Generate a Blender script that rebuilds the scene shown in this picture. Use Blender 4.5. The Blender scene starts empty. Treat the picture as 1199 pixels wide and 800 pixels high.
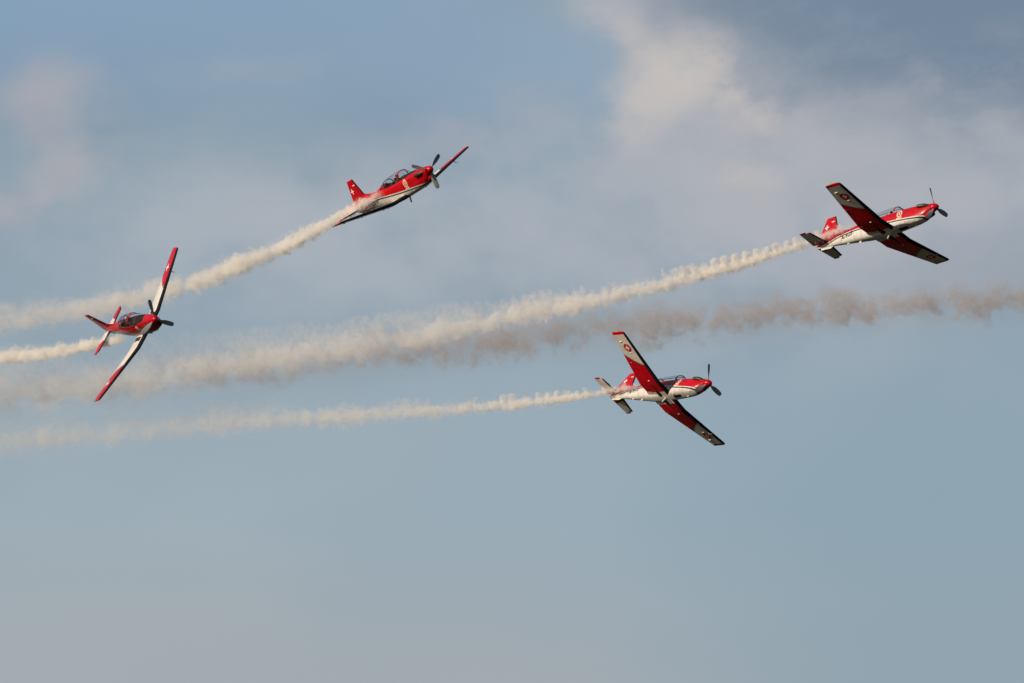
import bpy, bmesh, math, random
from math import radians as rad, sin, cos, pi, sqrt, exp
from mathutils import Matrix, Vector
from mathutils.bvhtree import BVHTree

SC = bpy.context.scene
COL = SC.collection

# ------------------------------------------------------------------ camera
PITCH = rad(12.0)
cam_data = bpy.data.cameras.new("camera")
cam_data.sensor_width = 36.0
cam_data.lens = 300.0
cam_data.clip_start = 1.0
cam_data.clip_end = 200000.0
cam = bpy.data.objects.new("camera", cam_data)
cam.location = (0, 0, 1.7)
cam.rotation_euler = (pi / 2 + PITCH, 0, 0)
COL.objects.link(cam)
SC.camera = cam
CAM = Matrix.Translation((0, 0, 1.7)) @ Matrix.Rotation(pi / 2 + PITCH, 4, 'X')

# ------------------------------------------------------------------ sun
SUN_CAM = Vector((-0.82, 0.47, 0.33)).normalized()      # towards the sun, seen from the photographer
SUN = (CAM.to_3x3() @ SUN_CAM).normalized()
SUN_EL = math.asin(SUN.z)
SUN_AZ = math.atan2(SUN.x, SUN.y)                        # from +Y towards +X
sun_data = bpy.data.lights.new("sun", 'SUN')
sun_data.energy = 5.0
sun_data.angle = rad(0.5)
sun_data.color = (1.0, 0.83, 0.63)
sun = bpy.data.objects.new("sun", sun_data)
sun.rotation_euler = SUN.to_track_quat('Z', 'Y').to_euler()
COL.objects.link(sun)

# ------------------------------------------------------------------ node helpers
class NT:
    def __init__(s, tree):
        s.t = tree; s.n = tree.nodes; s.l = tree.links
    def new(s, kind, **kw):
        n = s.n.new(kind)
        for k, v in kw.items(): setattr(n, k, v)
        return n
    def put(s, sock, v):
        if isinstance(v, bpy.types.NodeSocket): s.l.new(v, sock)
        elif v is not None:
            if hasattr(sock.default_value, '__len__'):
                if len(sock.default_value) == 4 and len(v) == 3: v = (*v, 1)
                sock.default_value = v
            else: sock.default_value = v
    def m(s, op, a, b=None, c=None, clamp=False):
        n = s.new('ShaderNodeMath', operation=op, use_clamp=clamp)
        s.put(n.inputs[0], a)
        if b is not None: s.put(n.inputs[1], b)
        if c is not None: s.put(n.inputs[2], c)
        return n.outputs[0]
    def add(s, a, b): return s.m('ADD', a, b)
    def sub(s, a, b): return s.m('SUBTRACT', a, b)
    def mul(s, a, b): return s.m('MULTIPLY', a, b)
    def div(s, a, b): return s.m('DIVIDE', a, b)
    def gt(s, a, b): return s.m('GREATER_THAN', a, b)
    def lt(s, a, b): return s.m('LESS_THAN', a, b)
    def ab(s, a): return s.m('ABSOLUTE', a)
    def sm(s, x, lo, hi, a=0.0, b=1.0):
        n = s.new('ShaderNodeMapRange', interpolation_type='SMOOTHSTEP')
        s.put(n.inputs[0], x); s.put(n.inputs[1], lo); s.put(n.inputs[2], hi)
        s.put(n.inputs[3], a); s.put(n.inputs[4], b)
        return n.outputs[0]
    def lin(s, x, lo, hi, a=0.0, b=1.0):
        n = s.new('ShaderNodeMapRange')
        s.put(n.inputs[0], x); s.put(n.inputs[1], lo); s.put(n.inputs[2], hi)
        s.put(n.inputs[3], a); s.put(n.inputs[4], b)
        return n.outputs[0]
    def mix(s, f, a, b):
        n = s.new('ShaderNodeMix', data_type='RGBA')
        s.put(n.inputs[0], f); s.put(n.inputs[6], a); s.put(n.inputs[7], b)
        return n.outputs[2]
    def sep(s, v):
        n = s.new('ShaderNodeSeparateXYZ'); s.l.new(v, n.inputs[0]); return n.outputs
    def comb(s, x, y, z):
        n = s.new('ShaderNodeCombineXYZ')
        for i, v in enumerate((x, y, z)): s.put(n.inputs[i], v)
        return n.outputs[0]
    def noise(s, vec, scale, detail=3.0, rough=0.55, dist=0.0):
        n = s.new('ShaderNodeTexNoise')
        if vec is not None: s.l.new(vec, n.inputs['Vector'])
        n.inputs['Scale'].default_value = scale; n.inputs['Detail'].default_value = detail
        n.inputs['Roughness'].default_value = rough; n.inputs['Distortion'].default_value = dist
        return n
    def curve(s, x, pts):
        xs = [p[0] for p in pts]; ys = [p[1] for p in pts]
        x0, x1, y0, y1 = min(xs), max(xs), min(ys), max(ys)
        n = s.new('ShaderNodeFloatCurve')
        c = n.mapping.curves[0]
        q = [((a - x0) / (x1 - x0), (b - y0) / (y1 - y0 or 1)) for a, b in pts]
        while len(c.points) < len(q): c.points.new(0.5, 0.5)
        for p, (a, b) in zip(c.points, q): p.location = (a, b)
        n.mapping.update()
        s.l.new(s.lin(x, x0, x1), n.inputs[1])
        return s.lin(n.outputs[0], 0.0, 1.0, y0, y1)

# ------------------------------------------------------------------ world: sky and clouds by direction
world = bpy.data.worlds.new("World")
SC.world = world
world.use_nodes = True
W = NT(world.node_tree)
W.n.clear()
out = W.new('ShaderNodeOutputWorld'); bg = W.new('ShaderNodeBackground')
sky = W.new('ShaderNodeTexSky', sky_type='NISHITA')
sky.sun_disc = False
sky.sun_elevation = SUN_EL
sky.sun_rotation = SUN_AZ
sky.altitude = 400
sky.air_density = 1.0; sky.dust_density = 0.4; sky.ozone_density = 0.8
SKY_STRENGTH = 0.06
bg.inputs['Strength'].default_value = SKY_STRENGTH
tc = W.new('ShaderNodeTexCoord')
dx, dy, dz = W.sep(tc.outputs['Generated'])
az = W.m('ARCTAN2', dx, dy)
el = W.m('ARCSINE', dz)
U = W.mul(az, 9992.0)                                  # 1 unit = 0.1 milliradian of azimuth / elevation
V = W.mul(W.sub(el, PITCH), 9992.0)
uv = W.comb(U, V, 0.0)
warp = W.noise(uv, 0.006, 5.0, 0.58)
wr, wg, wb = W.sep(warp.outputs['Color'])
Uw = W.add(U, W.mul(W.sub(wr, 0.5), 95.0))
Vw = W.add(V, W.mul(W.sub(wg, 0.5), 85.0))
fine = W.noise(W.comb(W.mul(U, 0.7), V, 3.0), 0.011, 5.0, 0.52).outputs['Fac']
soft = W.noise(W.comb(W.mul(U, 0.45), V, 9.0), 0.0042, 4.0, 0.5).outputs['Fac']
def blob(x, y, sx, sy, rot=0.0, k=2.0):
    """soft patch of cloud round a direction; x, y in the units above"""
    a = W.sub(Uw, x - 599.5); b = W.sub(Vw, 400.0 - y)
    c, s = cos(rad(rot)), sin(rad(rot))
    p = W.div(W.add(W.mul(a, c), W.mul(b, s)), sx)
    q = W.div(W.sub(W.mul(b, c), W.mul(a, s)), sy)
    r2 = W.add(W.mul(p, p), W.mul(q, q))
    return W.m('EXPONENT', W.mul(r2, -0.5))
def total(*v):
    r = v[0]
    for x in v[1:]: r = W.add(r, x)
    return r
K = 1.0 / SKY_STRENGTH
def k(c): return tuple(x * K for x in c)
col = sky.outputs[0]
# thin high veil that greys the blue
bank = W.mul(W.m('EXPONENT', W.mul(-1.0, W.m('POWER', W.div(az, rad(13)), 2.0))), W.sm(el, rad(27), rad(17)))   # cloud lies low, towards this part of the sky
def soften(x): return W.sub(1.0, W.m('EXPONENT', W.mul(x, -1.0)))
def cloud(amount, colour):
    global col
    col = W.mix(soften(W.m('MAXIMUM', amount, 0.0)), col, k(colour))
f_med = W.sm(fine, 0.28, 0.70, 0.25, 1.0)
f_wisp = W.sm(fine, 0.36, 0.66, 0.05, 1.0)
cloud(W.mul(bank, total(W.sm(soft, 0.30, 0.70, 0.55, 1.25), W.sm(V, 150.0, -250.0, 0.0, 0.9))), (0.336, 0.432, 0.500))
# clear blue gaps high up
cloud(W.mul(total(W.mul(W.sm(V, 180.0, 420.0), W.sm(U, 60.0, -120.0)), blob(690, 60, 55, 35, -10), W.mul(blob(620, 110, 90, 70), 0.5)), W.sm(soft, 0.3, 0.7, 1.1, 0.35)), (0.250, 0.390, 0.560))
# brighter haze low on the left
cloud(W.mul(bank, W.mul(W.sm(U, 250.0, -550.0), W.mul(W.sm(V, 40.0, -120.0), W.sm(soft, 0.2, 0.8, 0.45, 0.95)))), (0.385, 0.450, 0.490))
# grey middle layer
cloud(W.mul(total(blob(480, 290, 230, 50, 4), blob(300, 250, 160, 40, 0), W.mul(blob(880, 270, 160, 90), 0.9)), W.mul(f_med, 1.5)), (0.415, 0.455, 0.505))
# pale wash low towards the horizon
cloud(W.mul(W.mul(W.mul(bank, W.sm(V, -190.0, -440.0)), W.sm(U, 550.0, -300.0, 0.45, 1.0)), W.sm(soft, 0.25, 0.75, 0.8, 1.5)), (0.392, 0.402, 0.418))
# thinner, bluer air on the right below the cloud
cloud(W.mul(W.mul(bank, W.mul(W.sm(U, 50.0, 560.0), W.sm(V, 10.0, -170.0))), 0.85), (0.250, 0.352, 0.420))
# lavender grey cloud bank on the right
cloud(W.mul(total(W.mul(blob(1090, 180, 200, 55), 2.0), W.mul(blob(1130, 265, 150, 50), 0.9), blob(800, 30, 80, 40, -35), blob(930, 190, 120, 60), W.mul(blob(930, 250, 110, 60), 0.5)), W.mul(f_med, 1.35)), (0.430, 0.440, 0.478))
cloud(W.mul(total(blob(1140, 308, 80, 16, 2), W.mul(blob(1020, 215, 60, 14, 5), 0.5)), W.mul(f_med, 0.8)), (0.310, 0.345, 0.400))
# pinkish wisps on the left
cloud(W.mul(total(blob(30, 112, 45, 26, 20), W.mul(blob(75, 180, 40, 30, 30), 0.9), W.mul(blob(18, 238, 45, 16, 10), 1.1), W.mul(blob(560, 155, 60, 28, 15), 0.6), W.mul(blob(275, 82, 50, 12, 5), 0.4)), W.mul(f_wisp, 1.35)), (0.425, 0.412, 0.445))
# slate cloud at the upper right, with paler rags drifting under it
streak = W.noise(W.comb(W.add(W.mul(U, 0.8), W.mul(V, 0.5)), W.sub(W.mul(V, 1.3), W.mul(U, 0.4)), 21.0), 0.013, 6.0, 0.6).outputs['Fac']
cloud(W.mul(blob(850, 45, 95, 50, -20), 0.8), (0.400, 0.412, 0.450))
cloud(W.mul(total(W.mul(blob(1105, 40, 130, 52, -4), 1.8), W.mul(blob(1210, 75, 85, 55), 1.4), W.mul(blob(930, 18, 80, 36, 12), 0.9), W.mul(blob(1000, 92, 80, 26, 8), 0.9), W.mul(blob(860, -8, 60, 26, 0), 0.5)), W.sm(streak, 0.28, 0.70, 0.45, 1.45)), (0.172, 0.238, 0.325))
cloud(W.mul(total(blob(1130, 100, 90, 26, 15), W.mul(blob(1040, 135, 110, 18, -4), 1.2)), W.sm(streak, 0.42, 0.66, 0.0, 0.75)), (0.360, 0.385, 0.440))
# sunlit cream edge of it
f_edge = W.sm(W.add(W.mul(fine, 0.55), W.mul(streak, 0.45)), 0.38, 0.60, 0.1, 1.15)
cloud(W.mul(total(W.mul(blob(795, 88, 40, 24, 35), 2.3), W.mul(blob(893, 104, 44, 28, -28), 1.7), W.mul(blob(738, 38, 70, 17, -36), 0.7), W.mul(blob(742, 132, 26, 22, 60), 0.8), W.mul(blob(845, 80, 45, 24, 0), 0.5), W.mul(blob(885, 205, 40, 16, 0), 0.5)), f_edge), (0.560, 0.520, 0.505))
W.l.new(col, bg.inputs['Color'])
W.l.new(bg.outputs[0], out.inputs['Surface'])

# ------------------------------------------------------------------ exposure and render settings
SC.view_settings.view_transform = 'Standard'
SC.view_settings.look = 'None'
SC.view_settings.exposure = 0.0
SC.view_settings.gamma = 1.0
SC.view_settings.use_curve_mapping = False
SC.render.engine = 'CYCLES'
SC.cycles.volume_bounces = 7
SC.cycles.max_bounces = 10
SC.cycles.transparent_max_bounces = 16
SC.cycles.volume_max_steps = 512
SC.render.film_transparent = False

# ------------------------------------------------------------------ materials
def material(name, rough=0.5, metal=0.0, col=(0.5, 0.5, 0.5), coat=0.0):
    m = bpy.data.materials.new(name); m.use_nodes = True
    N = NT(m.node_tree)
    b = N.n['Principled BSDF']
    b.inputs['Base Color'].default_value = (*col, 1)
    b.inputs['Roughness'].default_value = rough; b.inputs['Metallic'].default_value = metal
    b.inputs['Coat Weight'].default_value = coat * 0.22; b.inputs['Specular IOR Level'].default_value = 0.17; b.inputs['Coat Roughness'].default_value = 0.12
    return m, N, b
RED = (0.44, 0.001, 0.008); WHITE = (0.60, 0.57, 0.53); BLACK = (0.012, 0.012, 0.014); NAVY = (0.015, 0.025, 0.04)

def worn(N, col, b, scale=2.0, lo=0.86, hi=1.04, matte=None):
    """slight uneven dirt on paint"""
    o = N.new('ShaderNodeTexCoord').outputs['Object']
    f = N.noise(o, scale, 5.0, 0.6).outputs['Fac']
    g = N.sm(f, 0.3, 0.7, lo, hi)
    n = N.new('ShaderNodeMix', data_type='RGBA', blend_type='MULTIPLY')
    n.inputs[0].default_value = 1.0
    N.put(n.inputs[6], col); N.l.new(N.comb(g, g, g), n.inputs[7])
    N.l.new(n.outputs[2], b.inputs['Base Color'])
    r = N.sm(f, 0.3, 0.7, 0.42, 0.27)
    if matte is not None:                                   # rubber boots and panels without shine
        r = N.m('MAXIMUM', r, N.mul(matte, 0.9))
        N.l.new(N.lin(matte, 0.0, 1.0, b.inputs['Specular IOR Level'].default_value, 0.06), b.inputs['Specular IOR Level'])
        N.l.new(N.lin(matte, 0.0, 1.0, b.inputs['Coat Weight'].default_value, 0.0), b.inputs['Coat Weight'])
    N.l.new(r, b.inputs['Roughness'])

def plain(name, col, rough=0.4, metal=0.0, coat=0.0, scale=3.0):
    m, N, b = material(name, rough, metal, col, coat)
    worn(N, (*col, 1), b, scale)
    b.inputs['Roughness'].default_value = rough
    for l in list(N.l):
        if l.to_socket == b.inputs['Roughness']: N.l.remove(l)
    return m

M = {}
M['red'] = plain('red_paint', RED, 0.32, coat=0.3)
M['white'] = plain('white_paint', WHITE, 0.35, coat=0.2)
M['black'] = plain('black_rubber', BLACK, 0.6)
M['well'] = plain('wheel_well_dark', (0.012, 0.011, 0.010), 0.9)
M['dark'] = plain('cockpit_dark', (0.022, 0.022, 0.024), 0.7)
M['grey'] = plain('grey_metal', (0.28, 0.28, 0.28), 0.45, 0.3)
M['blade'] = plain('propeller_grey', (0.25, 0.255, 0.26), 0.75)
M['pipe'] = plain('exhaust_steel', (0.07, 0.06, 0.04), 0.5, 0.6)
M['letter'] = plain('lettering_dark', (0.03, 0.035, 0.045), 0.5)
M['ring'] = plain('emblem_cream', (0.70, 0.55, 0.42), 0.45)
M['pink'] = plain('emblem_rose', (0.45, 0.03, 0.02), 0.45)
M['cross'] = plain('cross_white', (0.76, 0.74, 0.70), 0.4)
M['suit'] = plain('flight_suit', (0.05, 0.06, 0.05), 0.8)
M['helmet'] = plain('helmet_shell', (0.42, 0.41, 0.39), 0.3, coat=0.3)
M['visor'] = plain('visor_dark', (0.01, 0.01, 0.012), 0.12)
M['seat'] = plain('seat_fabric', (0.03, 0.03, 0.03), 0.8)
M['skin'] = plain('skin', (0.45, 0.26, 0.18), 0.5)
M['lens_green'] = plain('green_lens', (0.05, 0.5, 0.12), 0.15)
M['lens_red'] = plain('orange_lens', (0.7, 0.15, 0.02), 0.15)

def fuselage_paint():
    m, N, b = material('fuselage_livery', 0.32, coat=0.3)
    o = N.new('ShaderNodeTexCoord').outputs['Object']
    X, Y, Z = N.sep(o)
    xa = N.sub(3.3, X)
    zl = N.curve(xa, [(0.0, -0.66), (0.35, -0.655), (1.0, -0.585), (1.75, -0.505), (3.4, -0.345), (5.1, -0.15), (6.0, -0.04), (6.6, -0.015), (7.4, -0.03), (8.5, -0.16), (9.4, -0.20)])
    d = N.sub(Z, zl)
    c = N.mix(N.mul(N.gt(d, -0.065), N.lt(xa, 8.3)), (*WHITE, 1), (*NAVY, 1))
    c = N.mix(N.gt(d, 0.012), c, (*WHITE, 1))
    c = N.mix(N.gt(d, 0.072), c, (*RED, 1))
    c = N.mix(N.lt(xa, 0.66), c, (*RED, 1))
    # black anti-glare panel ahead of the windscreen
    gl = N.mul(N.mul(N.gt(xa, 1.40), N.lt(xa, 2.75)), N.mul(N.gt(Z, 0.12), N.lt(N.ab(Y), N.lin(xa, 1.4, 2.5, 0.22, 0.36))))
    c = N.mix(gl, c, (0.02, 0.02, 0.022, 1))
    # panel seams
    s = None
    for x in (0.72, 1.15, 1.95, 5.58, 6.2, 7.35, 8.1):
        g = N.lt(N.ab(N.sub(xa, x)), 0.012)
        s = g if s is None else N.m('MAXIMUM', s, g)
    c = N.mix(N.mul(s, 0.55), c, (0.03, 0.02, 0.02, 1))
    # soot carried aft from the exhaust stubs
    st = N.noise(N.comb(N.mul(X, 0.6), N.mul(Y, 4.0), N.mul(Z, 4.0)), 2.0, 4.0, 0.6).outputs['Fac']
    band = N.m('EXPONENT', N.mul(-1.0, N.m('POWER', N.div(N.sub(Z, N.lin(xa, 1.2, 4.2, 0.10, 0.02)), N.lin(xa, 1.2, 4.2, 0.05, 0.16)), 2.0)))
    soot = N.mul(N.mul(band, N.mul(N.gt(xa, 1.1), N.sm(xa, 1.2, 4.0, 0.35, 0.0))), N.sm(st, 0.35, 0.7))
    c = N.mix(soot, c, (0.03, 0.02, 0.02, 1))
    # oil and dirt streaks along the belly
    bs = N.noise(N.comb(N.mul(X, 0.5), N.mul(Y, 7.0), 0.0), 2.2, 4.0, 0.65).outputs['Fac']
    c = N.mix(N.mul(N.sm(Z, -0.45, -0.7), N.sm(bs, 0.5, 0.75, 0.0, 0.45)), c, (0.16, 0.11, 0.07, 1))
    worn(N, c, b, 2.5, matte=gl)
    return m

LE0, LE1, TE0, TE1 = (0.54, 3.07), (5.14, 3.317), (1.29, 4.945), (5.14, 4.406)
def wing_le(y): return LE0[1] + (max(y, 0.3) - LE0[0]) * (LE1[1] - LE0[1]) / (LE1[0] - LE0[0])
def wing_te(y): return TE0[1] if y < TE0[0] else TE0[1] + (y - TE0[0]) * (TE1[1] - TE0[1]) / (TE1[0] - TE0[0])
def wing_z(y): return -0.687 if y < 1.29 else -0.687 + (y - 1.29) * (0.643 / 3.85)

def wing_paint(top):
    m, N, b = material('wing_upper_livery' if top else 'wing_lower_livery', 0.32, coat=0.25)
    X, Y, Z = N.sep(N.new('ShaderNodeTexCoord').outputs['Object'])
    xa = N.sub(3.3, X); ay = N.ab(Y)
    le = N.lin(ay, LE0[0], LE1[0], LE0[1], LE1[1]); te = N.lin(ay, TE0[0], TE1[0], TE0[1], TE1[1])
    c_ = N.div(N.sub(xa, le), N.sub(te, le))
    yb = N.add(2.50, N.mul(N.m('POWER', N.m('MAXIMUM', c_, 0.0), 1.15), 1.0))
    d = N.sub(ay, yb)
    inner, outer = (WHITE, RED) if top else (RED, WHITE)
    c = N.mix(N.gt(d, -0.03), (*inner, 1), (*BLACK, 1))
    c = N.mix(N.gt(d, 0.03), c, (*WHITE, 1))
    c = N.mix(N.gt(d, 0.075), c, (*BLACK, 1)) if not top else c
    c = N.mix(N.gt(d, 0.10 if not top else 0.05), c, (*outer, 1))
    if top:
        wk = N.mul(N.mul(N.gt(ay, 0.58), N.lt(ay, 0.86)), N.mul(N.gt(xa, 3.4), N.lt(xa, 4.6)))
        c = N.mix(wk, c, (0.03, 0.028, 0.026, 1))
    else:
        c = N.mix(N.gt(ay, 4.96), c, (*RED, 1))
        c = N.mix(N.lt(ay, 0.54), c, (*WHITE, 1))
        c = N.mix(N.mul(N.lt(N.ab(N.sub(ay, 1.30)), 0.008), 0.6), c, (0.03, 0.02, 0.02, 1))
    c = N.mix(N.lt(c_, 0.125), c, (*BLACK, 1))
    # chordwise dirt streaks
    f = N.noise(N.comb(N.mul(X, 0.5), N.mul(Y, 6.0), 0.0), 1.6, 4.0, 0.65).outputs['Fac']
    c = N.mix(N.sm(f, 0.52, 0.78, 0.0, 0.30), c, (0.10, 0.075, 0.055, 1))
    worn(N, c, b, 1.6, matte=N.lt(c_, 0.125))
    return m

def tail_paint(top):
    m, N, b = material('tailplane_upper_livery' if top else 'tailplane_lower_livery', 0.32, coat=0.25)
    X, Y, Z = N.sep(N.new('ShaderNodeTexCoord').outputs['Object'])
    xa = N.sub(3.3, X); ay = N.ab(Y)
    le = N.lin(ay, 0.5, 1.636, 8.50, 8.70); te = N.lin(ay, 0.5, 1.636, 9.50, 9.38)
    c_ = N.div(N.sub(xa, le), N.sub(te, le))
    d = N.sub(ay, N.add(0.42 if not top else 0.66, N.mul(c_, 0.26)))
    if top:
        c = N.mix(N.gt(d, 0.0), (*WHITE, 1), (*RED, 1))
    else:
        c = N.mix(N.gt(d, -0.02), (*RED, 1), (*BLACK, 1))
        c = N.mix(N.gt(d, 0.02), c, (*WHITE, 1))
        c = N.mix(N.gt(ay, 1.545), c, (*RED, 1))
    c = N.mix(N.lt(c_, 0.12), c, (*BLACK, 1))
    worn(N, c, b, 2.0, matte=N.lt(c_, 0.12))
    return m

def fin_paint():
    m, N, b = material('fin_livery', 0.32, coat=0.25)
    X, Y, Z = N.sep(N.new('ShaderNodeTexCoord').outputs['Object'])
    xa = N.sub(3.3, X)
    le = N.lin(Z, 0.64, 1.74, 7.78, 8.14)
    c = N.mix(N.mul(N.lt(N.sub(xa, le), 0.07), N.gt(Z, 0.62)), (*RED, 1), (*BLACK, 1))
    worn(N, c, b, 2.0, matte=N.mul(N.lt(N.sub(xa, le), 0.07), N.gt(Z, 0.62)))
    return m

def canopy_glass():
    m = bpy.data.materials.new('canopy_glass'); m.use_nodes = True
    N = NT(m.node_tree); N.n.clear()
    o = N.new('ShaderNodeOutputMaterial'); mx = N.new('ShaderNodeMixShader')
    t = N.new('ShaderNodeBsdfTransparent'); g = N.new('ShaderNodeBsdfGlossy')
    t.inputs[0].default_value = (0.93, 0.955, 0.955, 1); g.inputs['Roughness'].default_value = 0.04
    lw = N.new('ShaderNodeLayerWeight'); lw.inputs[0].default_value = 0.5
    N.l.new(N.m('ADD', N.mul(N.m('POWER', lw.outputs['Facing'], 4.0), 0.75), 0.04, clamp=True), mx.inputs[0])
    N.l.new(t.outputs[0], mx.inputs[1]); N.l.new(g.outputs[0], mx.inputs[2]); N.l.new(mx.outputs[0], o.inputs[0])
    return m
M['fuselage'] = fuselage_paint(); M['wing_top'] = wing_paint(True); M['wing_bottom'] = wing_paint(False)
M['tail_top'] = tail_paint(True); M['tail_bottom'] = tail_paint(False); M['fin'] = fin_paint(); M['glass'] = canopy_glass()

# ------------------------------------------------------------------ ground far below the display
def ground():
    m, N, b = material('grass_field', 0.95)
    o = N.new('ShaderNodeTexCoord').outputs['Object']
    big = N.noise(o, 0.004, 5.0, 0.6).outputs['Fac']; small = N.noise(o, 0.3, 4.0, 0.6).outputs['Fac']
    c = N.mix(N.sm(big, 0.35, 0.65), (0.030, 0.034, 0.018, 1), (0.050, 0.040, 0.026, 1))
    c = N.mix(N.sm(small, 0.3, 0.7, 0.0, 0.4), c, (0.022, 0.026, 0.014, 1))
    N.l.new(c, b.inputs['Base Color'])
    bm = bmesh.new()
    bmesh.ops.create_circle(bm, cap_ends=True, segments=96, radius=60000)
    me = bpy.data.meshes.new('ground'); bm.to_mesh(me); bm.free()
    me.materials.append(m)
    g = bpy.data.objects.new('ground', me); g['kind'] = 'structure'
    g['label'] = 'flat grass airfield stretching to the horizon'
    COL.objects.link(g)
ground()

# ------------------------------------------------------------------ mesh helpers (aircraft frame: x forward, y to port, z up; a = metres aft of the spinner tip)
def P(a, y, z): return Vector((3.3 - a, y, z))

def link(name, bm, mats, parent=None, smooth=True, angle=40):
    bmesh.ops.recalc_face_normals(bm, faces=bm.faces[:])
    me = bpy.data.meshes.new(name)
    bm.to_mesh(me); bm.free()
    for x in (mats if isinstance(mats, (list, tuple)) else [mats]): me.materials.append(x)
    if smooth:
        me.polygons.foreach_set('use_smooth', [True] * len(me.polygons))
        me.set_sharp_from_angle(angle=rad(angle))
    o = bpy.data.objects.new(name, me)
    COL.objects.link(o)
    if parent: o.parent = parent
    return o

def loft(bm, rings, cap0=True, cap1=True, mat=None, closed=True):
    vs = [[bm.verts.new(p) for p in r] for r in rings]
    n = len(vs[0])
    for i in range(len(vs) - 1):
        for j in range(n if closed else n - 1):
            jj = (j + 1) % n
            try: f = bm.faces.new((vs[i][j], vs[i][jj], vs[i + 1][jj], vs[i + 1][j]))
            except ValueError: continue
            if mat: f.material_index = mat(i, j)
    if cap0: bm.faces.new(vs[0][::-1])
    if cap1: bm.faces.new(vs[-1])
    return vs

def tube(bm, pts, radii, seg=10, cap=True):
    rings = []
    for i, p in enumerate(pts):
        p = Vector(p)
        t = (Vector(pts[min(i + 1, len(pts) - 1)]) - Vector(pts[max(i - 1, 0)])).normalized()
        u = t.orthogonal().normalized(); 
        ref = Vector((0, 0, 1)) if abs(t.z) < 0.9 else Vector((1, 0, 0))
        u = (ref - t * ref.dot(t)).normalized(); v = t.cross(u)
        r = radii[i]; r = r if isinstance(r, tuple) else (r, r)
        rings.append([p + u * r[0] * cos(2 * pi * j / seg) + v * r[1] * sin(2 * pi * j / seg) for j in range(seg)])
    loft(bm, rings, cap, cap)

def ellipsoid(bm, c, r, seg=14, rng=9):
    m = Matrix.Translation(c) @ Matrix.Diagonal((*r, 1))
    bmesh.ops.create_uvsphere(bm, u_segments=seg, v_segments=rng, radius=1, matrix=m)

def lerp_table(tab, x):
    if x <= tab[0][0]: return tab[0][1:]
    for p, q in zip(tab, tab[1:]):
        if x <= q[0]:
            t = (x - p[0]) / (q[0] - p[0])
            return tuple(a + (b - a) * t for a, b in zip(p[1:], q[1:]))
    return tab[-1][1:]

def smooth_table(tab, x):
    """Catmull-Rom through the rows"""
    n = len(tab)
    if x <= tab[0][0]: return tab[0][1:]
    if x >= tab[-1][0]: return tab[-1][1:]
    i = max(j for j in range(n - 1) if tab[j][0] <= x)
    h = tab[i + 1][0] - tab[i][0]; t = (x - tab[i][0]) / h
    res = []
    for kx in range(1, len(tab[0])):
        y0, y1 = tab[i][kx], tab[i + 1][kx]
        m0 = (y1 - tab[i - 1][kx]) / (tab[i + 1][0] - tab[i - 1][0]) if i > 0 else (y1 - y0) / h
        m1 = (tab[i + 2][kx] - y0) / (tab[i + 2][0] - tab[i][0]) if i + 2 < n else (y1 - y0) / h
        t2, t3 = t * t, t * t * t
        res.append((2 * t3 - 3 * t2 + 1) * y0 + (t3 - 2 * t2 + t) * h * m0 + (-2 * t3 + 3 * t2) * y1 + (t3 - t2) * h * m1)
    return tuple(res)

#        a     half-w  top    bottom  widest  power
FUS = [(0.42, 0.265, 0.255, -0.30, -0.01, 2.0, 2.0), (0.70, 0.340, 0.305, -0.56, -0.05, 2.1, 2.4), (1.00, 0.385, 0.340, -0.68, -0.08, 2.2, 2.8),
       (1.46, 0.425, 0.385, -0.735, -0.10, 2.3, 3.2), (2.43, 0.465, 0.430, -0.765, -0.10, 2.4, 3.5), (3.20, 0.475, 0.435, -0.80, -0.10, 2.5, 3.6),
       (4.30, 0.470, 0.430, -0.83, -0.10, 2.5, 3.4), (5.10, 0.445, 0.50, -0.77, -0.08, 2.4, 3.0), (5.55, 0.420, 0.535, -0.71, -0.06, 2.3, 2.8),
       (6.10, 0.375, 0.475, -0.63, -0.05, 2.2, 2.6), (6.70, 0.320, 0.430, -0.55, -0.03, 2.1, 2.4), (7.40, 0.255, 0.395, -0.445, -0.02, 2.0, 2.3),
       (8.00, 0.195, 0.340, -0.37, -0.01, 2.0, 2.2), (8.60, 0.135, 0.250, -0.31, 0.0, 2.0, 2.1), (9.10, 0.085, 0.150, -0.25, -0.03, 2.0, 2.0), (9.36, 0.045, 0.02, -0.17, -0.09, 2.0, 2.0)]

def section(a, n=48):
    hw, zt, zb, zc, pt, pb = smooth_table(FUS, a)
    pts = []
    for j in range(n):
        t = 2 * pi * j / n
        c, s = cos(t), sin(t)
        p = pt if s > 0 else pb
        y = hw * math.copysign(abs(c) ** (2 / p), c)
        z = zc + (zt - zc if s > 0 else zc - zb) * math.copysign(abs(s) ** (2 / p), s)
        pts.append([y, z])
    return pts

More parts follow.
